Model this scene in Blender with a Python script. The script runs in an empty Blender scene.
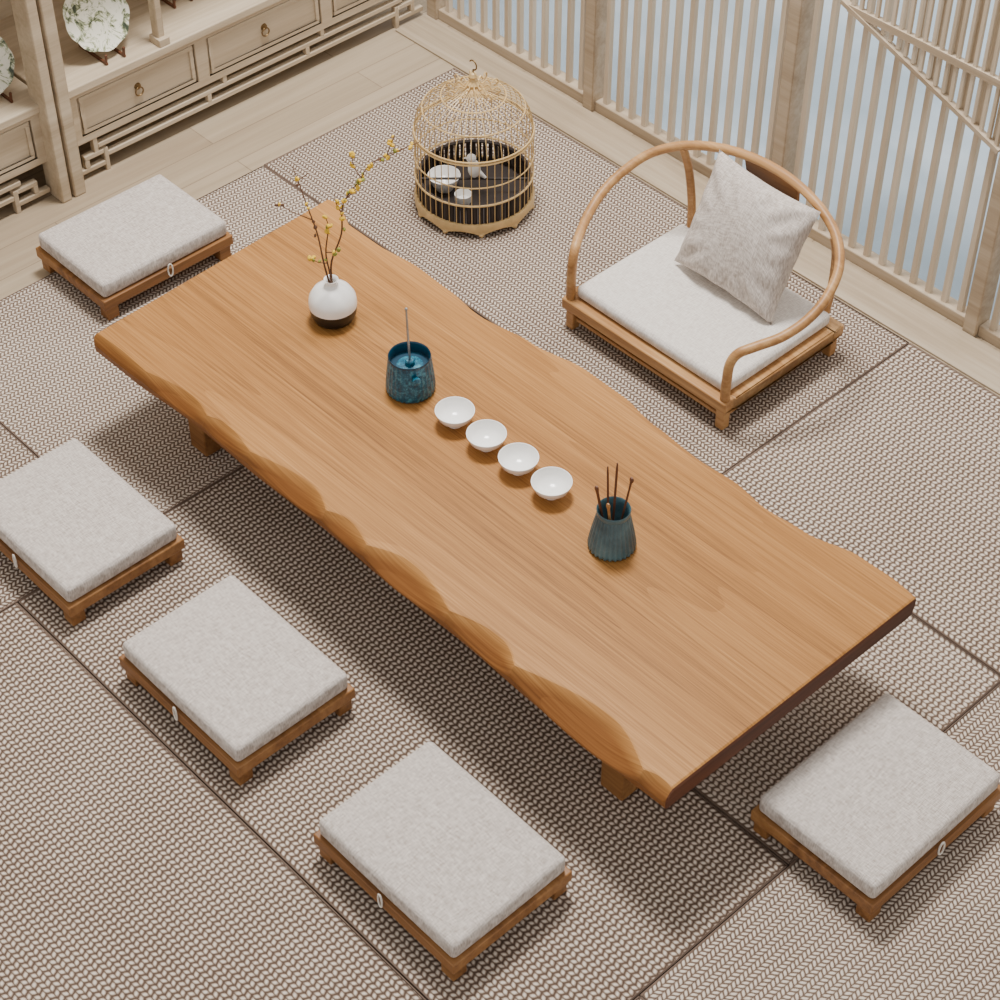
import bpy, bmesh, math, random
from mathutils import Vector, Matrix
random.seed(7)
PI=math.pi
COL=bpy.context.scene.collection
# ------------------------------------------------------------------ helpers
def lin(c):
    c/=255.0
    return c/12.92 if c<=.04045 else ((c+.055)/1.055)**2.4
def rgb(r,g,b): return (lin(r),lin(g),lin(b),1)

class MB:
    def __init__(s): s.v=[]; s.f=[]; s.m=[]
    def add(s,vs,fs,mi=0):
        o=len(s.v); s.v+= [tuple(v) for v in vs]
        for f in fs: s.f.append([i+o for i in f]); s.m.append(mi)
        return s
    def box(s,x0,x1,y0,y1,z0,z1):
        return s.add([(x0,y0,z0),(x1,y0,z0),(x1,y1,z0),(x0,y1,z0),(x0,y0,z1),(x1,y0,z1),(x1,y1,z1),(x0,y1,z1)],
              [(0,3,2,1),(4,5,6,7),(0,1,5,4),(1,2,6,5),(2,3,7,6),(3,0,4,7)])
    def bar(s,p,q,w,h,up=(0,0,1)):
        p=Vector(p);q=Vector(q);d=(q-p).normalized();a=d.cross(Vector(up))
        if a.length<1e-4: a=d.cross(Vector((1,0,0)))
        a.normalize();b=a.cross(d).normalized();a=a*w/2;b=b*h/2
        return s.add([p-a-b,p+a-b,p+a+b,p-a+b,q-a-b,q+a-b,q+a+b,q-a+b],
              [(0,1,2,3),(4,7,6,5),(0,4,5,1),(1,5,6,2),(2,6,7,3),(3,7,4,0)])
    def tube(s,pts,rad,seg=8,closed=False):
        pts=[Vector(p) for p in pts];n=len(pts)
        if not isinstance(rad,(list,tuple)): rad=[rad]*n
        vs=[];fs=[];ref=None
        for i,p in enumerate(pts):
            if closed: t=(pts[(i+1)%n]-pts[i-1]).normalized()
            else: t=(pts[min(i+1,n-1)]-pts[max(i-1,0)]).normalized()
            if ref is None: ref=t.orthogonal().normalized()
            ref=(ref-t*ref.dot(t)).normalized(); b=t.cross(ref)
            for k in range(seg):
                a=2*PI*k/seg; vs.append(p+(ref*math.cos(a)+b*math.sin(a))*rad[i])
        m=n if closed else n-1
        for i in range(m):
            j=(i+1)%n
            for k in range(seg):
                k2=(k+1)%seg; fs.append((i*seg+k,i*seg+k2,j*seg+k2,j*seg+k))
        if not closed:
            fs.append(tuple(range(seg-1,-1,-1))); fs.append(tuple((n-1)*seg+k for k in range(seg)))
        return s.add(vs,fs)
    def lathe(s,prof,seg=48,c=(0,0,0),ripple=None):
        vs=[];fs=[];n=len(prof)
        for (r,z) in prof:
            for k in range(seg):
                a=2*PI*k/seg; rr=r*(1+(ripple(k,seg) if ripple and r>.003 else 0))
                vs.append((c[0]+rr*math.cos(a),c[1]+rr*math.sin(a),c[2]+z))
        for i in range(n-1):
            for k in range(seg):
                k2=(k+1)%seg; fs.append((i*seg+k,i*seg+k2,(i+1)*seg+k2,(i+1)*seg+k))
        return s.add(vs,fs)
    def ball(s,c,r,sc=(1,1,1),seg=10,rings=6):
        prof=[(max(1e-5,math.sin(PI*i/rings)),-math.cos(PI*i/rings)) for i in range(rings+1)]
        t=MB().lathe(prof,seg)
        return s.add([(c[0]+v[0]*r*sc[0],c[1]+v[1]*r*sc[1],c[2]+v[2]*r*sc[2]) for v in t.v],t.f)
    def xf(s,M):
        s.v=[tuple(M@Vector(v)) for v in s.v]; return s
    def build(s,name,mat,parent=None,bevel=0,loc=(0,0,0),ang=.6,seg=2):
        me=bpy.data.meshes.new(name); me.from_pydata(s.v,[],s.f)
        mats=mat if isinstance(mat,(list,tuple)) else [mat]
        for m in mats: me.materials.append(m)
        for p,mi in zip(me.polygons,s.m): p.material_index=mi
        bm=bmesh.new();bm.from_mesh(me)
        bmesh.ops.remove_doubles(bm,verts=bm.verts,dist=1e-5)
        bmesh.ops.recalc_face_normals(bm,faces=bm.faces)
        for f in bm.faces: f.smooth=True
        for e in bm.edges:
            if len(e.link_faces)==2 and e.calc_face_angle(0)>ang: e.smooth=False
        bm.to_mesh(me);bm.free()
        o=bpy.data.objects.new(name,me);COL.objects.link(o);o.location=loc
        if parent: o.parent=parent
        if bevel:
            b=o.modifiers.new('bevel','BEVEL');b.width=bevel;b.segments=seg;b.limit_method='ANGLE';b.harden_normals=False
        return o
def tag(o,label,cat,group=None,kind=None):
    if label:o['label']=label
    if cat:o['category']=cat
    if group:o['group']=group
    if kind:o['kind']=kind
    return o
def thing(name,label,cat,loc=(0,0,0),rz=0,group=None):
    o=bpy.data.objects.new(name,None);COL.objects.link(o);o.location=loc;o.rotation_euler=(0,0,rz);o.empty_display_size=.05
    return tag(o,label,cat,group)
def dup(root,loc,rz,label):
    r=root.copy();COL.objects.link(r);r.location=loc;r.rotation_euler=(0,0,rz);r['label']=label
    for ch in list(root.children):
        c=ch.copy();COL.objects.link(c);c.parent=r
        for g in ch.children:
            d=g.copy();COL.objects.link(d);d.parent=c
    return r
def catmull(P,n=8):
    P=[Vector(p) for p in P];out=[];Q=[2*P[0]-P[1]]+P+[2*P[-1]-P[-2]]
    for i in range(1,len(Q)-2):
        a,b,c,d=Q[i-1:i+3]
        for k in range(n):
            t=k/n
            out.append(.5*((2*b)+(c-a)*t+(2*a-5*b+4*c-d)*t*t+(3*b-a-3*c+d)*t**3))
    out.append(P[-1]);return out
def lerp_tab(T,x):
    for (a,u),(b,w) in zip(T,T[1:]):
        if x<=b:
            t=max(0,(x-a)/(b-a)); t=t*t*(3-2*t); return u+(w-u)*t
    return T[-1][1]
RT=Vector((.683,.73,0)); AW=Vector((-.73,.683,0)); UP=Vector((0,0,1))
def V(r,a,u): return RT*r+AW*a+UP*u

# ------------------------------------------------------------------ materials
class NT:
    def __init__(s,name):
        s.mat=bpy.data.materials.new(name);s.mat.use_nodes=True;s.t=s.mat.node_tree;s.b=s.t.nodes['Principled BSDF']
        s.tc=s.n('ShaderNodeTexCoord')
    def n(s,k,**kw):
        x=s.t.nodes.new(k)
        for a,b in kw.items(): setattr(x,a,b)
        return x
    def set(s,inp,val):
        if isinstance(val,bpy.types.NodeSocket): s.t.links.new(val,inp)
        else: inp.default_value=val
    def m(s,op,a,b=None,c=None):
        x=s.n('ShaderNodeMath',operation=op);s.set(x.inputs[0],a)
        if b is not None:s.set(x.inputs[1],b)
        if c is not None:s.set(x.inputs[2],c)
        return x.outputs[0]
    def map(s,scale=(1,1,1),rot=(0,0,0),src='Object',vec=None):
        x=s.n('ShaderNodeMapping');s.t.links.new(vec or s.tc.outputs[src],x.inputs[0]);x.inputs['Scale'].default_value=scale;x.inputs['Rotation'].default_value=rot
        return x.outputs[0]
    def noise(s,vec,scale,detail=4,rough=.55,dist=0):
        x=s.n('ShaderNodeTexNoise');s.t.links.new(vec,x.inputs['Vector']);x.inputs['Scale'].default_value=scale;x.inputs['Detail'].default_value=detail
        x.inputs['Roughness'].default_value=rough;x.inputs['Distortion'].default_value=dist
        return x.outputs[0]
    def ramp(s,fac,stops):
        x=s.n('ShaderNodeValToRGB');s.set(x.inputs[0],fac);e=x.color_ramp.elements
        e[0].position,e[0].color=stops[0];e[1].position,e[1].color=stops[-1]
        for p,c in stops[1:-1]:
            q=e.new(p);q.color=c
        return x.outputs[0]
    def mixc(s,f,a,b,mode='MIX'):
        x=s.n('ShaderNodeMix',data_type='RGBA',blend_type=mode);s.set(x.inputs[0],f);s.set(x.inputs[6],a);s.set(x.inputs[7],b)
        return x.outputs[2]
    def bump(s,h,strength=.3,dist=.002):
        x=s.n('ShaderNodeBump');s.set(x.inputs['Height'],h);x.inputs['Strength'].default_value=strength;x.inputs['Distance'].default_value=dist
        s.t.links.new(x.outputs[0],s.b.inputs['Normal'])
    def fin(s,col,rough=.6,metal=0,spec=.5):
        s.set(s.b.inputs['Base Color'],col);s.set(s.b.inputs['Roughness'],rough);s.b.inputs['Metallic'].default_value=metal
        s.b.inputs['Specular IOR Level'].default_value=spec
        return s.mat
def wood(name,dark,mid,light,axis=0,rough=.5,streak=1.0,bumps=.15,scale=1.0):
    N=NT(name)
    sc=[9*scale]*3;sc[axis]=.7*scale
    v=N.map(tuple(sc)); big=N.noise(v,1.3,5,.6,.7)
    sc=[70*scale]*3;sc[axis]=1.8*scale
    fine=N.noise(N.map(tuple(sc)),1.0,6,.65,.3)
    f=N.m('ADD',N.m('MULTIPLY',big,.62),N.m('MULTIPLY',fine,.38*streak))
    c=N.ramp(f,[(.34,dark),(.5,mid),(.64,light)])
    N.bump(fine,bumps,.001)
    return N.fin(c,rough,0,.35)
def plain(name,c,rough=.5,metal=0,var=.12,scale=40):
    N=NT(name);n=N.noise(N.map(),scale,3)
    d=tuple(x*(1-var) for x in c[:3])+(1,);l=tuple(min(1,x*(1+var)) for x in c[:3])+(1,)
    N.bump(n,.05,.0005)
    return N.fin(N.ramp(n,[(.3,d),(.7,l)]),rough,metal)

def table_mat():
    N=NT('tabletop wood')
    base=N.noise(N.map((.22,3.4,3.4)),1.0,2,.45,.2)
    w=N.m('FRACT',N.m('MULTIPLY',base,17))
    w=N.m('POWER',w,1.6)
    fine=N.noise(N.map((1.4,190,0)),1.0,6,.70,.1)
    pores=N.noise(N.map((8,480,0)),1.0,2,.6)
    broad=N.noise(N.map((.25,4.2,4.2)),1.0,3)
    f=N.m('SUBTRACT',N.m('ADD',N.m('MULTIPLY',fine,.50),N.m('ADD',N.m('MULTIPLY',pores,.20),N.m('MULTIPLY',broad,.30))),N.m('MULTIPLY',w,.05))
    c=N.ramp(f,[(.32,rgb(110,70,34)),(.44,rgb(152,104,53)),(.54,rgb(173,123,68)),(.68,rgb(196,149,91))])
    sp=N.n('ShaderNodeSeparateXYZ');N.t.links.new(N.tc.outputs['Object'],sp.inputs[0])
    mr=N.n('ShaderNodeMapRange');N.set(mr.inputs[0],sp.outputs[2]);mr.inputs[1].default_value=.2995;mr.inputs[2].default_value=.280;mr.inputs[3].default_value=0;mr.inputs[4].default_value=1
    c=N.mixc(mr.outputs[0],c,N.mixc(1.0,c,rgb(196,178,164),'MULTIPLY'))  # painted shade: wood colour darkens below the top face, along the bevelled edge
    N.bump(fine,.04,.0005)
    return N.fin(c,.50,0,.22)
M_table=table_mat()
M_endgrain=wood('end grain',rgb(52,26,14),rgb(78,42,24),rgb(102,58,34),1,.6)
M_stool=wood('stool wood',rgb(96,60,32),rgb(138,94,53),rgb(163,117,70),0,.5)
M_chair=wood('chair wood',rgb(138,96,54),rgb(172,126,78),rgb(197,155,104),0,.42,scale=1.3)
M_cab=wood('pale cabinet wood',rgb(170,151,125),rgb(191,173,147),rgb(206,190,165),1,.6)
M_lat=wood('pale lattice wood',rgb(184,166,141),rgb(204,188,165),rgb(218,204,184),2,.6)
M_frame=wood('window frame wood',rgb(154,134,110),rgb(178,159,134),rgb(195,178,155),0,.6)
M_trim=wood('floor strip wood',rgb(150,131,107),rgb(170,152,127),rgb(185,168,145),0,.55)

def floor_mat():
    N=NT('oak floorboards')
    br=N.n('ShaderNodeTexBrick');N.t.links.new(N.map((1,1,1),(0,0,PI/2)),br.inputs['Vector'])
    br.inputs['Scale'].default_value=1;br.inputs['Brick Width'].default_value=1.1;br.inputs['Row Height'].default_value=.115
    br.inputs['Mortar Size'].default_value=.0016;br.inputs['Color1'].default_value=(.35,.35,.35,1);br.inputs['Color2'].default_value=(.7,.7,.7,1);br.inputs['Mortar'].default_value=(0,0,0,1)
    g=N.noise(N.map((40,1.2,1)),1,5,.6,.4)
    f=N.m('ADD',N.m('MULTIPLY',br.outputs[0],.5),N.m('MULTIPLY',g,.55))
    c=N.ramp(f,[(.1,rgb(104,86,68)),(.34,rgb(148,129,105)),(.55,rgb(168,150,125)),(.8,rgb(186,169,145))])
    return N.fin(c,.5)
M_floor=floor_mat()

def mat_mat(name,zig):
    N=NT(name)
    sp=N.n('ShaderNodeSeparateXYZ');N.t.links.new(N.tc.outputs['Object'],sp.inputs[0])
    wob=N.noise(N.tc.outputs['Object'],40,2)
    x=N.m('ADD',sp.outputs[0],N.m('MULTIPLY',wob,.003))
    y=N.m('ADD',sp.outputs[1],N.m('MULTIPLY',wob,.003))
    py,px,sk=(.0125,.0115,.75) if zig else (.0110,.0150,.35)
    v=N.m('DIVIDE',y,py)
    par=N.m('PINGPONG',N.m('FLOOR',v),1.0)
    sgn=N.m('SUBTRACT',N.m('MULTIPLY',par,2.0),1.0)
    fv=N.m('FRACT',v)
    u=N.m('ADD',N.m('DIVIDE',x,px),N.m('ADD',N.m('MULTIPLY',par,.5),N.m('MULTIPLY',N.m('MULTIPLY',fv,sgn),sk)))
    a=N.m('ABSOLUTE',N.m('SINE',N.m('MULTIPLY',u,PI)))
    b=N.m('POWER',N.m('SINE',N.m('MULTIPLY',fv,PI)),.5)
    h=N.m('MULTIPLY',a,b)
    n=N.noise(N.tc.outputs['Object'],420,3)
    big=N.noise(N.tc.outputs['Object'],3,2)
    oi=N.n('ShaderNodeObjectInfo')
    f=N.m('ADD',N.m('MULTIPLY',h,.80),N.m('ADD',N.m('MULTIPLY',n,.46),N.m('ADD',N.m('MULTIPLY',big,.14),N.m('MULTIPLY',oi.outputs['Random'],.10))))
    c=N.ramp(f,[(.34,rgb(80,64,54)),(.60,rgb(118,100,87)),(.88,rgb(174,157,142)),(1.12,rgb(214,201,187))])
    N.bump(h,.6,.003)
    return N.fin(c,.95,0,.15)
M_mat=mat_mat('basket woven mat',False)
M_matz=mat_mat('braid woven mat',True)
M_bind=plain('mat binding',rgb(108,89,76),.9)

def fabric(name,c1,c2):
    N=NT(name)
    a=N.noise(N.map((520,60,60)),1,2);b=N.noise(N.map((60,520,60)),1,2)
    f=N.m('MULTIPLY',N.m('ADD',a,b),.5)
    N.bump(f,.3,.0012)
    return N.fin(N.ramp(f,[(.38,c1),(.62,c2)]),.95,0,.1)
M_fab=fabric('linen cushion',rgb(166,154,145),rgb(214,205,197))
M_fab2=fabric('white cushion',rgb(200,191,183),rgb(230,224,216))
M_tie=plain('tie cord',rgb(230,224,214),.8)
M_porc=plain('white porcelain',rgb(242,240,236),.18,0,.02)
M_black=plain('black glaze',rgb(20,20,22),.35)
M_brass=plain('antique brass',rgb(120,96,62),.4,.8)
M_gold=plain('cage gold wood',rgb(208,176,122),.4,.1)
M_dark=plain('dark tray wood',rgb(42,32,28),.6)
M_steel=plain('grey metal',rgb(150,148,146),.35,.6)
M_stick=plain('dark tea tool wood',rgb(96,56,34),.5)
M_twig=plain('twig bark',rgb(92,62,42),.8)
M_bud=plain('yellow buds',rgb(216,176,44),.7,0,.3,200)
M_leaf=plain('young leaves',rgb(130,134,50),.7,0,.3,200)
def glaze(name,a,b,c,scale):
    N=NT(name);n=N.noise(N.map(),scale,5,.7)
    N.bump(n,.4,.002)
    return N.fin(N.ramp(n,[(.35,a),(.5,b),(.7,c)]),.3)
M_teal=glaze('teal glaze',rgb(10,54,74),rgb(20,86,110),rgb(74,146,164),110)
M_tealin=plain('teal inner glaze',rgb(14,56,76),.3,0,.2,30)
M_slate=glaze('slate teal glaze',rgb(46,74,84),rgb(66,98,108),rgb(96,130,138),8)
def plate_mat():
    N=NT('painted plate');n=N.noise(N.map(),20,6,.75,1.4)
    return N.fin(N.ramp(n,[(.49,rgb(236,233,216)),(.54,rgb(168,174,136)),(.60,rgb(70,80,58)),(.72,rgb(44,50,40))]),.25)
M_plate=plate_mat()
M_wall=plain('warm white wall',rgb(214,204,190),.9,0,.03,6)
def out_mat():
    N=NT('pale blue terrace');n=N.noise(N.map((1,2,1)),1.6,3,.5,.3)
    return N.fin(N.ramp(n,[(.3,rgb(142,159,172)),(.5,rgb(158,174,186)),(.7,rgb(178,191,201))]),.6)
M_out=out_mat()

# ------------------------------------------------------------------ setting
YW=1.48; XL=-2.3
tag(MB().box(XL,3.2,-3.4,YW+.08,-.05,0).build('floor',M_floor),None,None,kind='structure')
tag(MB().box(XL-.1,XL,-3.4,YW+.08,-.05,2.6).build('wall_left',M_wall),None,None,kind='structure')
tag(MB().box(-1.82,3.2,1.335,YW-.014,0,.006).build('trim_1',M_trim,bevel=.002),None,None,kind='structure')
tag(MB().box(-4,5,YW+.08,6,-.12,-.06).build('terrace',M_out),'pale blue grey terrace outside the slatted windows','terrace',kind='structure')
posts=[-1.80,-1.104,-.38,.305,1.0,1.7,2.4,3.1]
for i in range(len(posts)-1):
    a,b=posts[i],posts[i+1]
    fr=MB()
    fr.box(a-.020,a+.020,YW-.012,YW+.05,0,2.5)
    if i==len(posts)-2: fr.box(b-.020,b+.020,YW-.012,YW+.05,0,2.5)
    fr.box(a+.020,b-.020,YW,YW+.04,0,.035)
    fr.box(a+.020,b-.020,YW,YW+.04,2.44,2.5)
    w=tag(fr.build(f'window_{i+1}',M_frame,bevel=.003),None,None,kind='structure')
    sl=MB();n=round((b-a)/.053)
    for k in range(1,n):
        x=a+(b-a)*k/n
        sl.box(x-.0078,x+.0078,YW+.010,YW+.026,.035,2.44)
    sl.build('window_slats',M_lat,w)
    if i>=2:
        x0=-.22 if i==2 else a+.020
        r=MB();r.box(x0,b-.020,YW-.010,YW+.006,.725,.745)
        if i==2: r.bar((-.24,YW-.004,.745),(.28,YW-.004,.56),.012,.018,up=(0,1,0))
        r.build('window_rail',M_frame,w)
        d=MB();x=x0+.012
        while x<b-.027:
            d.box(x-.0045,x+.0045,YW-.006,YW+.004,(.75-.37*(x+.22)) if i==2 else .57,2.44);x+=.025
        d.build('window_lattice',M_lat,w)

# mats
S1,S2,S3,S4=-1.529,-.584,.23,1.086
YA,YB,YE,YD,YC=1.321,.582,-.136,-.874,-.571
def mat(x0,x1,y0,y1,label,rot=False,m=None):
    g=.0014
    x0+=g;x1-=g;y0+=g;y1-=g
    L,W=(x1-x0,y1-y0)
    r=thing('woven_mat',label,'floor mat',((x0+x1)/2,(y0+y1)/2,0),PI/2 if rot else 0,'woven floor mats laid edge to edge')
    if rot:L,W=W,L
    b=.0035
    MB().box(-L/2+b,L/2-b,-W/2+b,W/2-b,0,.012).build('mat_weave',m or M_mat,r)
    e=MB();e.box(-L/2,L/2,-W/2,-W/2+b,0,.0125);e.box(-L/2,L/2,W/2-b,W/2,0,.0125);e.box(-L/2,-L/2+b,-W/2+b,W/2-b,0,.0125);e.box(L/2-b,L/2,-W/2+b,W/2-b,0,.0125)
    e.build('mat_binding',M_bind,r,bevel=.0015)
mat(S1,S3,YB,YA,'woven taupe mat along the windows, under the birdcage and round backed chair',m=M_matz)
mat(S3,S3+1.74,YB,YA,'woven taupe mat along the windows, right of the round backed chair')
mat(S1,S2,YC,YB,'woven taupe mat under the left end of the table and the farthest stool',True,M_matz)
mat(S1,S2,YC-1.15,YC,'woven taupe mat at the left edge behind the leftmost stool',True,M_matz)
mat(S2,S4,YE,YB,'woven taupe mat lying under the middle of the long table')
mat(S2,S4,YD,YE,'woven taupe mat under the two stools in front of the table')
mat(S2,S4,YD-.74,YD,'woven taupe mat in the bottom left foreground with nothing on it')
mat(S4,S4+.98,YC,YB,'woven taupe mat under the stool at the right end of the table',True,M_matz)
mat(S4,S4+.98,YC-1.15,YC,'woven taupe mat showing only a corner at the bottom edge',True,M_matz)
ZM=.0125

# ------------------------------------------------------------------ table
TZ=.30;TB=.245
tb=thing('low_table','long low table with wavy live edge slab top in honey brown wood','table',(0,0,0))
# broad carved facets along the front edge : (start, depth, where its deepest point sits)
fac=[(-.94,.006,.5),(-.74,.018,.6),(-.52,.016,.35),(-.36,.030,.65),(-.10,.018,.4),(.04,.036,.40),(.30,.028,.65),(.50,.050,.62),(.86,.010,.4),(.95,0,.5)]
def front_in(x):
    v=0
    for (a,am,pk),(b,_,_) in zip(fac,fac[1:]):
        if x<=b:
            t=max(0,min(1,(x-a)/(b-a)))
            q=t/pk*.5 if t<pk else .5+(t-pk)/(1-pk)*.5
            v=am*math.sin(PI*q); break
    return .014+v
backT=[(-.965,.372),(-.905,.388),(-.87,.372),(-.82,.352),(-.72,.352),(-.60,.366),(-.48,.362),(-.36,.350),(-.20,.372),(-.04,.398),(.08,.396),(.2,.378),(.35,.368),(.45,.374),(.55,.362),(.65,.370),(.78,.400),(.86,.402),(.94,.394)]
frontT=[(-.94,-.378),(-.8,-.376),(-.55,-.362),(-.35,-.364),(-.1,-.358),(.1,-.362),(.35,-.358),(.6,-.364),(.8,-.362),(.94,-.358)]
sl=MB();N=600;rings=[]
xs=[-.935,-.932]+[-.928+(.926+.928)*i/N for i in range(N+1)]+[.930,.933]
for j,x in enumerate(xs):
    yb=lerp_tab(backT,x);yl=lerp_tab(frontT,x);ins=front_in(x);yt=yl+ins
    e=.006 if j in(0,len(xs)-1) else (.0025 if j in(1,len(xs)-2) else 0)
    low=.014+.56*ins
    P=[(yt+.004,TZ),(yt,TZ-.0010),(yt-.35*ins,TZ-.34*low),(yt-.7*ins,TZ-.70*low),(yl+.0015,TZ-low),(yl,TZ-low-.004),(yl+.003,TB+.006),(yl+.012,TB),(yb-.03,TB),(yb-.012,TB+.010),(yb-.001,TZ-.020),(yb,TZ-.009),(yb-.004,TZ-.0012),(yb-.010,TZ)]
    P=[(min(max(y,yl+e),yb-e),min(max(z,TB+e),TZ-e)) for y,z in P]
    sh=lambda y:-.034*(y+.37)/.74*max(0,(-.6-x)/.335)+.008*(y+.37)/.74*max(0,(x-.6)/.335)
    rings.append([(x+sh(y),y,z) for y,z in P])
K=len(rings[0]);vs=[p for r in rings for p in r];fs=[]
for i in range(len(rings)-1):
    for k in range(K):
        k2=(k+1)%K;fs.append((i*K+k,i*K+k2,(i+1)*K+k2,(i+1)*K+k))
sl.add(vs,fs);n0=len(rings)-1
sl.add(rings[0],[tuple(range(K))],1);sl.add(rings[-1],[tuple(range(K))],1)
for q in range(K): sl.m[(n0-1)*K+q]=1
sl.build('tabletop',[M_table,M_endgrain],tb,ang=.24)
for sx in(-.70,.715):
    for sy in(-.245,.27):
        MB().box(sx-.032,sx+.032,sy-.028,sy+.028,ZM,TB).build('leg',M_stool,tb,bevel=.004)
    MB().box(sx-.012,sx+.012,-.217,.242,.10,.15).build('stretcher',M_stool,tb,bevel=.003)
MB().box(-.688,.703,.0,.024,.112,.142).build('stretcher',M_stool,tb,bevel=.003)

# ------------------------------------------------------------------ cushions
def softbox(sx,sy,h,r=.02,puff=.006,z0=0):
    m=MB()
    def sh(u,v,w):
        x,y,z=u*sx/2,v*sy/2,w*h/2
        ix=max(-sx/2+r,min(sx/2-r,x));iy=max(-sy/2+r,min(sy/2-r,y));rz=min(r,h*.48);iz=max(-h/2+rz,min(h/2-rz,z))
        d=Vector(((x-ix)/r,(y-iy)/r,(z-iz)/rz))
        if d.length>0:
            L=max(abs(d.x),abs(d.y),abs(d.z));d=d.normalized()*L
        x,y,z=ix+d.x*r,iy+d.y*r,iz+d.z*rz
        z+=(puff*(1-u*u)*(1-v*v) if w>0 else 0)*max(0,w)
        bl=.002*(1-w*w)
        x+=bl*u*(1-v*v);y+=bl*v*(1-u*u)
        return (x,y,z+z0+h/2)
    def g(S,rr):
        k=rr/S*2; L=[-1,-1+k*.15,-1+k*.4,-1+k*.7,-1+k]; mid=[-1+k+(2-2*k)*i/10 for i in range(1,10)]
        return L+mid+[-x for x in reversed(L)]
    U=g(sx,r);W=g(sy,r);rz=min(r,h*.48);k=rz/h*2;Z=[-1,-1+k*.4,-1+k*.8,0,1-k*.8,1-k*.4,1]
    def sheet(A,B,fn):
        vs=[fn(a,b) for a in A for b in B];q=len(B)
        m.add(vs,[(i*q+j,(i+1)*q+j,(i+1)*q+j+1,i*q+j+1) for i in range(len(A)-1) for j in range(q-1)])
    for w in(-1,1): sheet(U,W,lambda a,b,w=w:sh(a,b,w))
    for w in(-1,1): sheet(U,Z,lambda a,b,w=w:sh(a,w,b))
    for w in(-1,1): sheet(W,Z,lambda a,b,w=w:sh(w,a,b))
    return m
def make_stool(loc,rz,label):
    t=thing('floor_stool',label,'stool',loc,rz,'low cushioned floor stools round the table')
    L,W=.420,.318
    f=MB();f.box(-L/2,L/2,-W/2,W/2,.040,.070);f.build('seat_board',M_stool,t,bevel=.003)
    for sx in(-1,1):
        MB().box(sx*(L/2-.030)-.012,sx*(L/2-.030)+.012,-W/2+.042,W/2-.042,.022,.040).build('apron',M_stool,t,bevel=.002)
        for sy in(-1,1):
            MB().box(sx*(L/2-.026)-.018,sx*(L/2-.026)+.018,sy*(W/2-.024)-.018,sy*(W/2-.024)+.018,0,.040).build('leg',M_stool,t,bevel=.002)
    softbox(.404,.302,.048,.011,.005,.070).build('cushion',M_fab,t,ang=1.2)
    for s in(-1,1):
        m=MB();P=[]
        for k in range(12):
            a=2*PI*k/12;P.append((.007*math.cos(a),s*(W/2+.0030+.001*math.cos(a)),.066+.020*math.sin(a)))
        m.tube(P,.0022,6,True);m.build('tie',M_tie,t)
    return t
st=make_stool((-.028,-.672,ZM),0,'grey cushioned low stool in front of the table, between the leftmost and the front stool')
dup(st,(-.635,-.672,ZM),0,'grey cushioned low stool cut by the left edge of the photo')
dup(st,(.622,-.660,ZM),0,'grey cushioned low stool nearest the viewer at the bottom, in front of the table')
dup(st,(-1.410,.056,ZM),PI/2,'grey cushioned low stool at the far left end of the table by the cabinet')
dup(st,(1.132,.076,ZM),PI/2,'grey cushioned low stool at the right end of the table')

# ------------------------------------------------------------------ chair
CX=-.150
ch=thing('floor_chair','low horseshoe backed wooden floor chair with a white seat cushion by the windows','chair',(CX,.93,ZM))
sf=MB();X=.285;Y0,Y1=-.225,.225
sf.box(-X,X,Y0,Y0+.04,.064,.096);sf.box(-X,X,Y1-.04,Y1,.064,.096);sf.box(-X,-X+.04,Y0+.04,Y1-.04,.064,.096);sf.box(X-.04,X,Y0+.04,Y1-.04,.064,.096)
sf.build('seat_frame',M_chair,ch,bevel=.004)
MB().box(-X+.04,X-.04,Y0+.04,Y1-.04,.070,.090).build('seat_panel',M_chair,ch)
for sx in(-1,1):
    for sy in(-1,1):
        cx=sx*(X-.022);cy=sy*.203
        MB().box(cx-.013,cx+.013,cy-.013,cy+.013,0,.064).build('leg',M_chair,ch,bevel=.003)
    MB().box(sx*(X-.026)-.006,sx*(X-.026)+.006,-.190,.190,.026,.037).build('stretcher',M_chair,ch,bevel=.002)
for sy in(-1,1):
    MB().box(-X+.035,X-.035,sy*.199-.006,sy*.199+.006,.026,.037).build('stretcher',M_chair,ch,bevel=.002)
softbox(.522,.396,.038,.013,.006,.096).build('cushion',M_fab2,ch,ang=1.2)
half=[(.268,-.208,.092),(.268,-.208,.16),(.269,-.204,.208),(.278,-.188,.238),(.300,-.150,.252),(.330,-.09,.267),(.348,-.02,.294),(.344,.05,.326),(.314,.12,.364),(.243,.178,.396),(.130,.214,.421),(0,.226,.430)]
full=half+[(-x,y,z) for x,y,z in reversed(half[:-1])]
MB().tube(catmull(full,7),.0125,12).build('arm_rail',M_chair,ch)
for s in(-1,1):
    MB().tube(catmull([(s*.232,.205,.092),(s*.240,.208,.2),(s*.248,.195,.31),(s*.252,.170,.388)],5),.0112,10).build('back_post',M_chair,ch)
spl=MB();L=[]
for k in range(13):
    t=k/12;z=.092+.335*t;y=.212+.024*math.sin(t*PI)+.010*t;w=.074+.016*t**2
    L.append([(-w,y-.004,z),(w,y-.004,z),(w,y+.004,z),(-w,y+.004,z)])
vs=[p for r in L for p in r];fs=[(i*4+k,i*4+(k+1)%4,(i+1)*4+(k+1)%4,(i+1)*4+k) for i in range(12) for k in range(4)]+[(0,1,2,3),(48,49,50,51)]
spl.add(vs,fs).build('back_splat',M_stool,ch)
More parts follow.
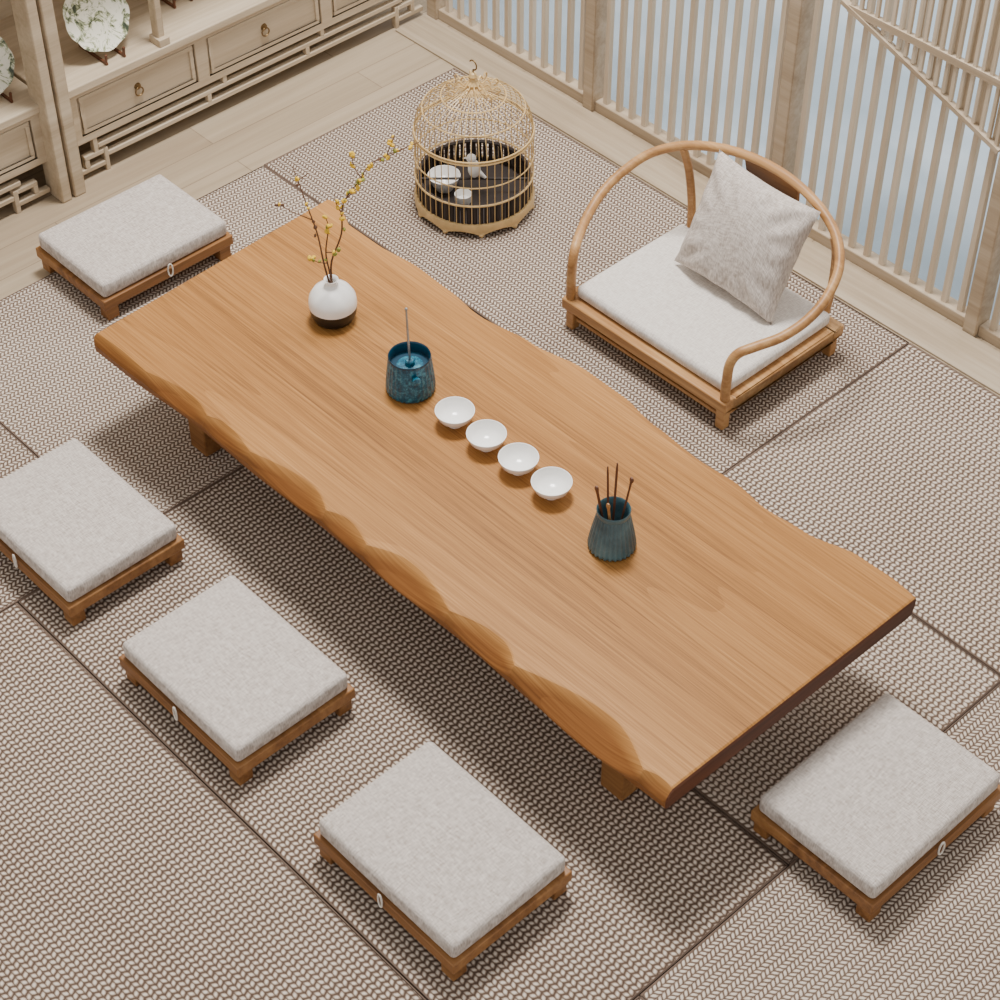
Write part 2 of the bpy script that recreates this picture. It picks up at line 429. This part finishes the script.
def pillow(S,S2,T,n=32):
    m=MB()
    for sd in(-1,1):
        vs=[]
        for i in range(n+1):
            for j in range(n+1):
                u=-1+2*i/n;v=-1+2*j/n
                pin=1-.07*(1-abs(v)**2.0);pin2=1-.07*(1-abs(u)**2.0)
                h=T/2*((1-u*u)*(1-v*v))**.42
                h*=1+.08*math.sin(5*u+3*v)*(1-abs(u))
                cr=.010*math.sin(14*math.atan2(v,u))*max(0,(u*u+v*v)-.35)*(1-max(abs(u),abs(v)))*4
                vs.append((u*S/2*pin,v*S2/2*pin2,sd*(h+cr)))
        q=n+1
        m.add(vs,[(i*q+j,(i+1)*q+j,(i+1)*q+j+1,i*q+j+1) for i in range(n) for j in range(n)])
    return m
pl=pillow(.336,.318,.125)
tilt=math.radians(66)
pl.xf(Matrix.Rotation(math.radians(2),4,'Y')@Matrix.Rotation(tilt,4,'X')@Matrix.Translation((0,.159,0)))
o=pl.build('throw_pillow',M_fab,None,loc=(-.128,.975,.157),ang=1.2)
tag(o,'square pale linen pillow leaning against the back of the floor chair','pillow')

# ------------------------------------------------------------------ things on the table
cup_prof=[(.0001,.0),(.018,0),(.0185,.009),(.029,.013),(.039,.023),(.0448,.038),(.0455,.0410),(.0438,.0410),(.037,.025),(.027,.0165),(.012,.0125),(.0001,.012)]
labs=['white porcelain tea cup nearest the teal pot','white porcelain tea cup second from the teal pot','white porcelain tea cup second from the ribbed tool holder','white porcelain tea cup nearest the ribbed tool holder']
for x,lb in zip((-.113,-.008,.096,.201),labs):
    tag(MB().lathe(cup_prof,48).build('tea_cup',M_porc,None,loc=(x,.047,TZ),ang=.9),lb,'tea cup','tea cups in a row on the table')
vz=thing('bud_vase','small round white vase with a black foot on the table','vase',(-.587,.084,TZ))
MB().lathe([(.0001,.043),(.0580,.043),(.0582,.052),(.056,.068),(.046,.085),(.030,.096),(.017,.101),(.0125,.108),(.0145,.116),(.0175,.120),(.0145,.119),(.0100,.110),(.012,.100),(.0001,.098)],48).build('vase_body',M_porc,vz,ang=1.2)
MB().lathe([(.0001,0),(.038,0),(.048,.006),(.0555,.022),(.0580,.0428),(.0001,.0428)],48).build('vase_foot',M_black,vz)
VM=Vector((-.587,.084,TZ+.108))
def twig(label,path,subs,buds,mats):
    P=catmull([V(*p) for p in path],6);n=len(P)
    t=thing('flowering_twig',label,'twig',VM,0,'twigs standing in the white vase')
    m=MB();m.tube(P,[.0026*(1-.65*i/n) for i in range(n)],6)
    for a,offs in subs:
        b=P[int(a*(n-1))];Q=[b]+[b+V(*o) for o in offs];Q=catmull(Q,3);m.tube(Q,[.0014*(1-.5*i/len(Q)) for i in range(len(Q))],5);P=P+Q[2:]
    m.build('stem',M_twig,t)
    protos={}
    for k in range(buds):
        p=P[random.randrange(n//3,len(P))]+Vector([random.uniform(-.005,.005) for _ in range(3)])
        mt=mats[k%len(mats)]
        nm='leaf' if mt is M_leaf else 'bud'
        if mt.name not in protos:
            protos[mt.name]=MB().ball((0,0,0),.0052,(1,.75,1.2),7,5).build(nm,mt,t); o=protos[mt.name]
        else:
            o=protos[mt.name].copy();COL.objects.link(o);o.parent=t
        o.location=p;o.rotation_euler=(random.uniform(0,3),random.uniform(0,3),0);o.scale=[random.uniform(.7,1.25)]*3
twig('tall flowering twig with yellow buds leaning right towards the birdcage',[(.001,0,-.004),(.004,.005,.06),(.03,.02,.13),(.037,.04,.20),(.075,.06,.25),(.110,.08,.29),(.215,.10,.33)],
     [(.55,[(.03,.0,.035),(.035,.0,.06)]),(.7,[(-.015,.0,.03),(-.02,.01,.06)]),(.85,[(.03,.02,.0),(.07,.03,.015)]),(.9,[(.01,0,.03),(.02,.01,.05)]),(.45,[(-.012,0,.03),(-.015,.01,.05)])],46,[M_bud,M_bud,M_bud,M_leaf])
twig('thin bare topped twig leaning left over the table end',[(-.004,0,-.004),(-.014,.0,.06),(-.026,.02,.13),(-.045,.03,.20),(-.062,.05,.25),(-.075,.06,.29)],
     [(.5,[(-.04,0,.02),(-.075,.0,.045)]),(.85,[(.025,0,.02)])],12,[M_twig,M_bud])
twig('short budding twig upright in the middle of the vase',[(.001,-.005,-.004),(-.001,-.010,.04),(-.006,-.012,.10),(.004,-.012,.17),(.0,-.012,.20)],
     [(.4,[(-.02,-.01,.01),(-.035,-.02,.03)]),(.5,[(.02,-.01,.01),(.035,-.015,.03)])],18,[M_bud,M_bud,M_leaf])
tp=thing('incense_pot','speckled teal blue ceramic pot with open top on the table','pot',(-.271,.052,TZ))
ribp=lambda k,s:.012*(1 if (k%4)<2 else -1)
MB().lathe([(.0001,0),(.050,0),(.056,.004),(.0575,.014),(.055,.045),(.051,.08),(.049,.098)],112,ripple=ribp).build('pot_body',M_teal,tp,ang=1.3)
MB().lathe([(.0485,.094),(.0500,.099),(.0485,.102),(.0455,.098),(.0465,.080),(.046,.074),(.0001,.072)],56).build('pot_rim',M_tealin,tp,ang=1.0)
kb=MB();kb.lathe([(.0001,0),(.030,0),(.031,.003),(.012,.005),(.010,.012),(.011,.016),(.009,.019),(.0001,.020)],28)
kb.xf(Matrix.Translation((.003,-.002,.073)));kb.build('stick_holder',M_teal,tp)
dv=(V(.3,-1,0)).normalized();kb=MB();kb.lathe([(.0001,0),(.007,0),(.008,.006),(.0100,.009),(.0100,.014),(.0001,.017)],16)
kb.xf(Matrix.Translation(dv*.049+Vector((0,0,.072)))@Vector((0,0,1)).rotation_difference(dv).to_matrix().to_4x4());kb.build('pot_knob',M_teal,tp)
ic=MB();b=Vector((-.268,.050,TZ+.0935));ic.tube([b+V(0,0,0),b+V(-.002,.0,.07),b+V(-.004,.01,.136)],[.0028,.0028,.0022],8);ic.ball(b+V(-.004,.01,.138),.004)
tag(ic.build('incense_stick',M_steel),'thin grey stick standing in the teal pot','stick')
th=thing('tool_holder','dark slate teal ribbed vase shaped holder on the table','holder',(.3995,.034,TZ))
rip=lambda k,s:.030*(1 if (k%4)<2 else -1)
MB().lathe([(.0001,0),(.045,0),(.0505,.004),(.051,.012),(.045,.048),(.038,.082),(.0345,.098)],112,ripple=rip).build('holder_body',M_slate,th,ang=1.3)
MB().lathe([(.0345,.096),(.036,.100),(.037,.110),(.0360,.112),(.0345,.110),(.032,.098),(.034,.07),(.0001,.012)],48).build('holder_rim',M_slate,th)
hb=Vector((.3995,.034,TZ+.02))
tools=[('tea_scoop','dark tea tool leaning leftmost in the ribbed holder',(-.012,0,0),(-.038,.0,.15),.003,1),
('tea_needle','tall dark tea stick with pointed tip, second from left in the ribbed holder',(-.008,.005,0),(-.016,.02,.195),.0024,0),
('tea_tongs','tallest straight dark tea stick in the middle of the ribbed holder',(0,.005,0),(.004,.025,.20),.0027,0),
('tea_spoon','dark tea stick leaning rightmost in the ribbed holder',(.01,0,0),(.034,.005,.17),.0024,1),
('tea_pick','flat tipped light brown tea tool at the front of the ribbed holder',(0,-.012,0),(-.014,-.026,.125),.003,1)]
for nm,lb,a,c,r,tp_ in tools:
    m=MB();A=hb+V(*a);C=hb+V(*c);m.tube([A,A.lerp(C,.5),A.lerp(C,.9),C],[r*.8,r,r,r*1.3 if tp_ else r*.6],8)
    if tp_: m.ball(C,.006,(1,.6,1.3),8,5)
    tag(m.build(nm,M_stick if nm!='tea_pick' else M_chair),lb,'tea tool','tea tools standing in the ribbed holder')

# ------------------------------------------------------------------ birdcage
bc=thing('birdcage','domed golden birdcage with dark tray standing on the mat','birdcage',(-.985,.905,ZM))
R=.163
def ringpts(r,z,n=48): return [(r*math.cos(2*PI*k/n),r*math.sin(2*PI*k/n),z) for k in range(n)]
MB().lathe([(.0001,.026),(R-.006,.026),(R-.006,.034),(.0001,.034)],48).build('tray_floor',M_dark,bc)
m=MB();m.lathe([(R-.005,.022),(R+.005,.022),(R+.006,.030),(R+.003,.042),(R-.005,.042),(R-.005,.022)],64);m.build('base_ring',M_gold,bc)
sk=MB();n=144;vs=[];fs=[]
for k in range(n):
    a=2*PI*k/n;q=.004+.017*abs(math.sin(a*5))**.6
    for r,z in((R-.002,.022),(R+.003,.022),(R+.005,q),(R,q)): vs.append((r*math.cos(a),r*math.sin(a),min(z,.0225)))
for k in range(n):
    k2=(k+1)%n
    for j in range(4): fs.append((k*4+j,k2*4+j,k2*4+(j+1)%4,k*4+(j+1)%4))
sk.add(vs,fs).build('scalloped_skirt',M_gold,bc)
for k in range(10):
    a=PI/5*k;f=MB();f.ball((R*math.cos(a),R*math.sin(a),.008),.008,(1,1,1),10,6);f.build('foot',M_gold,bc)
sc=MB();n=60
for k in range(n):
    a=2*PI*k/n;x,y=(R-.009)*math.cos(a),(R-.009)*math.sin(a);sc.tube([(x,y,.034),(x,y,.098)],.0062,6)
sc.tube(ringpts(R-.009,.098),.005,6,True);sc.build('lower_screen',M_dark,bc)
w=MB();n=48
prof=[(R,.042),(R,.15),(R,.235),(R*.99,.262),(R*.95,.290),(R*.86,.316),(R*.72,.338),(R*.54,.354),(R*.34,.365),(R*.18,.373),(R*.08,.382)]
for k in range(n):
    a=2*PI*k/n
    w.tube([(r*math.cos(a),r*math.sin(a),z) for r,z in prof],.0013,5)
w.build('cage_wires',M_gold,bc)
for z,rr_ in((.105,.0030),(.165,.002),(.240,.0032),(.248,.0024)): MB().tube(ringpts(R+.001,z),rr_,6,True).build('hoop',M_gold,bc)
MB().tube(ringpts(R*.86,.316,40),.0020,6,True).build('hoop',M_gold,bc)
MB().tube(ringpts(R*.54,.354,32),.0020,6,True).build('hoop',M_gold,bc)
cr=MB()
for k in range(10):
    a=2*PI*k/10;ca,sa=math.cos(a),math.sin(a)
    cr.tube(catmull([(.060*ca,.060*sa,.364),(.074*ca,.074*sa,.374),(.066*ca,.066*sa,.386),(.052*ca,.052*sa,.376),(.040*ca,.040*sa,.390),(.026*ca,.026*sa,.382),(.010*ca,.010*sa,.398)],4),.0022,6)
cr.build('crown',M_gold,bc)
MB().lathe([(.0001,.380),(.015,.382),(.018,.389),(.011,.397),(.007,.404),(.012,.412),(.008,.421),(.0001,.425)],24).build('finial',M_gold,bc)
hk=[(0,0,.423),(0,0,.432)]+[(.014*math.sin(t),0,.446-.014*math.cos(t)) for t in[.0,.6,1.2,1.8,2.4,3.0,3.6,4.2]]
MB().tube(hk,.0022,6).build('hook',M_brass,bc)
MB().tube([V(-.150,.0,.080),V(.150,.0,.080)],.0035,8).build('perch',M_dark,bc)
bd=MB();bd.ball((0,0,0),.019,(.85,.95,1.5),16,10);bd.ball((0,.008,.034),.0135,(1,1.05,1),14,8);bd.tube([(0,.018,.034),(0,.032,.031)],[.004,.001],6);bd.tube([(0,-.010,-.008),(0,-.032,-.026)],[.009,.004],8)
bd.xf(Matrix.Rotation(2.2,4,'Z'))
o=bd.build('bird_figure',M_porc,None,loc=(-.985,.905,ZM+.084+.0288),ang=1.2);tag(o,'small upright white bird figure on the perch inside the birdcage','bird figure')
o=MB().lathe([(.0001,0),(.024,0),(.036,.020),(.046,.046),(.044,.046),(.032,.020),(.0001,.006)],32).build('feeding_bowl',M_porc,None,loc=(-.985-.070,.905-.050,ZM+.0345));tag(o,'white bowl on the left of the birdcage tray','bowl')
o=MB().lathe([(.0001,0),(.014,0),(.024,.020),(.024,.04),(.022,.04),(.020,.020),(.0001,.006)],32).build('feeding_cup',M_porc,None,loc=(-.985+.025,.905-.065,ZM+.0345));tag(o,'small white feeding cup on the birdcage tray right of the bowl','cup')

# ------------------------------------------------------------------ cabinets
def drawer(par,y0,y1,z0,z1,xf):
    d=MB();d.box(xf-.02,xf,y0,y1,z0,z1);o=d.build('drawer',M_cab,par,bevel=.002)
    f=MB();e=.012
    f.box(xf,xf+.005,y0+.004,y1-.004,z0+.003,z0+.003+e);f.box(xf,xf+.005,y0+.004,y1-.004,z1-.003-e,z1-.003)
    f.box(xf,xf+.005,y0+.004,y0+.004+e,z0+.003+e,z1-.003-e);f.box(xf,xf+.005,y1-.004-e,y1-.004,z0+.003+e,z1-.003-e)
    f.build('drawer_moulding',M_cab,o,bevel=.0015)
    yc=(y0+y1)/2;zc=(z0+z1)/2
    h=MB();pl_=MB().lathe([(.0001,0),(.011,0),(.010,.003),(.004,.005),(.004,.009),(.0001,.010)],20);pl_.xf(Matrix.Translation((xf,yc,zc+.010))@Matrix.Rotation(PI/2,4,'Y'));h.add(pl_.v,pl_.f)
    h.tube([(xf+.007,yc+.013*math.sin(2*PI*k/20),zc-.004+.013*math.cos(2*PI*k/20)) for k in range(20)],.0022,6,True)
    h.build('ring_handle',M_brass,o)
XF=-1.83
def cabinet(label,y0,y1,drawers,stiles,shelves):
    c=thing('display_cabinet',label,'cabinet',(0,0,0),0,'pale wooden display cabinets along the left wall')
    m=MB();m.box(-2.27,XF-.022,y0,y1,.128,.285);m.build('carcass',M_cab,c)
    fr=MB()
    fr.box(XF-.022,XF+.004,y0,y1,.120,.142);fr.box(XF-.022,XF+.004,y0,y1,.272,.285)
    ys=sorted([y for d in drawers for y in d]);ed=[y0]+ys+[y1]
    for i in range(0,len(ed),2):
        if ed[i+1]-ed[i]>.004: fr.box(XF-.022,XF+.004,ed[i],ed[i+1],.142,.272)
    fr.build('face_frame',M_cab,c,bevel=.002)
    MB().box(-2.27,XF+.016,y0,y1,.285,.312).build('counter',M_cab,c,bevel=.004)
    for a,b in drawers: drawer(c,a+.003,b-.003,.144,.270,XF-.002)
    for ya,yb,d in stiles:
        MB().box(XF-.03,XF+d,ya,yb,0 if d>.02 else .312,1.9).build('stile',M_cab,c,bevel=.004)
        if d<=.02: MB().box(XF-.036,XF+.014,ya-.006,yb+.006,.312,.335).build('stile_block',M_cab,c,bevel=.002)
    for ya,yb,zz in shelves:
        MB().box(-2.27,XF+.0,ya,yb,zz,zz+.022).build('shelf',M_cab,c,bevel=.003)
        MB().box(-2.27,-2.25,ya,yb,.312,1.9).build('back_panel',M_cab,c)
    return c
def apron(c,y0,y1):
    g=MB();x0,x1=XF-.018,XF+.002;w=.014
    L=y1-y0
    def hb(a,b,z): g.box(x0,x1,a,b,z,z+w)
    def vb(y,z0,z1): g.box(x0,x1,y,y+w,z0,z1)
    hb(y0,y0+.10,.020);vb(y0+.10,0,.060+w);hb(y0+.035,y0+.10,.060);vb(y0+.035,.020+w,.060)
    vb(y0+.07,.060+w,.12)
    hb(y0+.10+w,y1-.10-w,.045)
    hb(y0+.085,y1-.085,.084)
    k=max(2,int(L/.42))
    for i in range(1,k): vb(y0+.10+(L-.2)*i/k,.045+w,.084)
    vb(y1-.10-w,0,.060+w) ;hb(y1-.10,y1-.0,.020);hb(y1-.10,y1-.035,.060);vb(y1-.035-w,.020+w,.060)
    for i in range(1,k): vb(y0+.16+(L-.2)*i/k,.084+w,.12)
    g.build('fret_apron',M_cab,c,bevel=.0015)
    MB().box(-2.26,-2.22,y0,y1,0,.128).build('back_leg',M_cab,c)
c=cabinet('pale wooden display cabinet with three ring handled drawers, reaching the window wall',.108,1.462,[(.19,.594),(.636,1.055),(1.098,1.455)],[(.108,.146,.05),(.480,.504,0),(.99,1.014,0),(1.43,1.455,0)],[(.15,1.46,.80)])
apron(c,.15,1.46)
c=cabinet('pale wooden display cabinet in the top left corner, cut by the photo edge',-1.30,.098,[(-.36,.040),(-.80,-.40),(-1.24,-.84)],[(.066,.098,.05),(-.34,-.312,0),(-.84,-.812,0),(-1.30,-1.26,0)],[(-1.26,.06,.70)])
apron(c,-1.26,.06)
ZC=.3125
def plate(x,y,r,label):
    m=MB();m.lathe([(.0001,0),(r*.5,0),(r*.55,.004),(r*.8,.008),(r,.016),(r,.019),(r*.8,.012),(r*.5,.006),(.0001,.005)],96,ripple=lambda k,s:.045*abs(math.cos(PI*k*9/s))-.03)
    t=math.radians(62)
    m.xf(Matrix.Translation((0,0,.016))@Matrix.Rotation(t,4,'Y')@Matrix.Translation((-r,0,0)))
    tag(m.build('painted_plate',M_plate,None,loc=(x,y,ZC+.004),ang=1.0),'lobed cream plate with painted ink leaves '+label,'plate','painted plates on the cabinets')
    s=thing('plate_stand','small dark wooden stand holding the plate '+label,'plate stand',(x,y,ZC),0,'plate stands on the cabinets')
    for q in(-1,1):
        f=MB();f.bar((.035,q*.03,.004),(-.10,q*.03,.004),.006,.008);f.bar((.030,q*.03,.008),(.034,q*.03,.032),.006,.006,up=(0,1,0));f.bar((-.09,q*.03,.008),(-.062,q*.012,.105),.006,.006,up=(0,1,0));f.build('stand_side',M_stick,s)
    MB().bar((-.07,-.027,.004),(-.07,.027,.004),.006,.006).build('stand_rail',M_stick,s)
plate(-1.880,.345,.100,'beside the tall cabinet post above the first drawer')
plate(-1.905,-.010,.088,'at the left photo edge on the corner cabinet')
plate(-1.99,.66,.085,'behind the thin cabinet post at the top edge')

# ------------------------------------------------------------------ camera, light
cam=bpy.data.cameras.new('camera');co=bpy.data.objects.new('camera',cam);COL.objects.link(co)
co.location=(2.40,-2.165,3.4);co.rotation_euler=(math.radians(45),0,math.radians(46.9))
cam.sensor_width=36;cam.lens=72.25;cam.clip_end=50
bpy.context.scene.camera=co
def area(name,loc,target,size,power,color=(1,1,1)):
    l=bpy.data.lights.new(name,'AREA');l.shape='SQUARE';l.size=size;l.energy=power;l.color=color
    o=bpy.data.objects.new(name,l);COL.objects.link(o);o.location=loc
    o.rotation_euler=(Vector(target)-Vector(loc)).to_track_quat('-Z','Y').to_euler();return o
area('key_light',(-1.0,.9,4.4),(.1,-.2,0),.9,290,(1,.975,.94))
area('window_light',(0,3.6,2.4),(0,.6,.2),3.0,75,(.97,.985,1))
w=bpy.data.worlds.new('world');bpy.context.scene.world=w;w.use_nodes=True
w.node_tree.nodes['Background'].inputs[0].default_value=(1,.98,.95,1);w.node_tree.nodes['Background'].inputs[1].default_value=.84
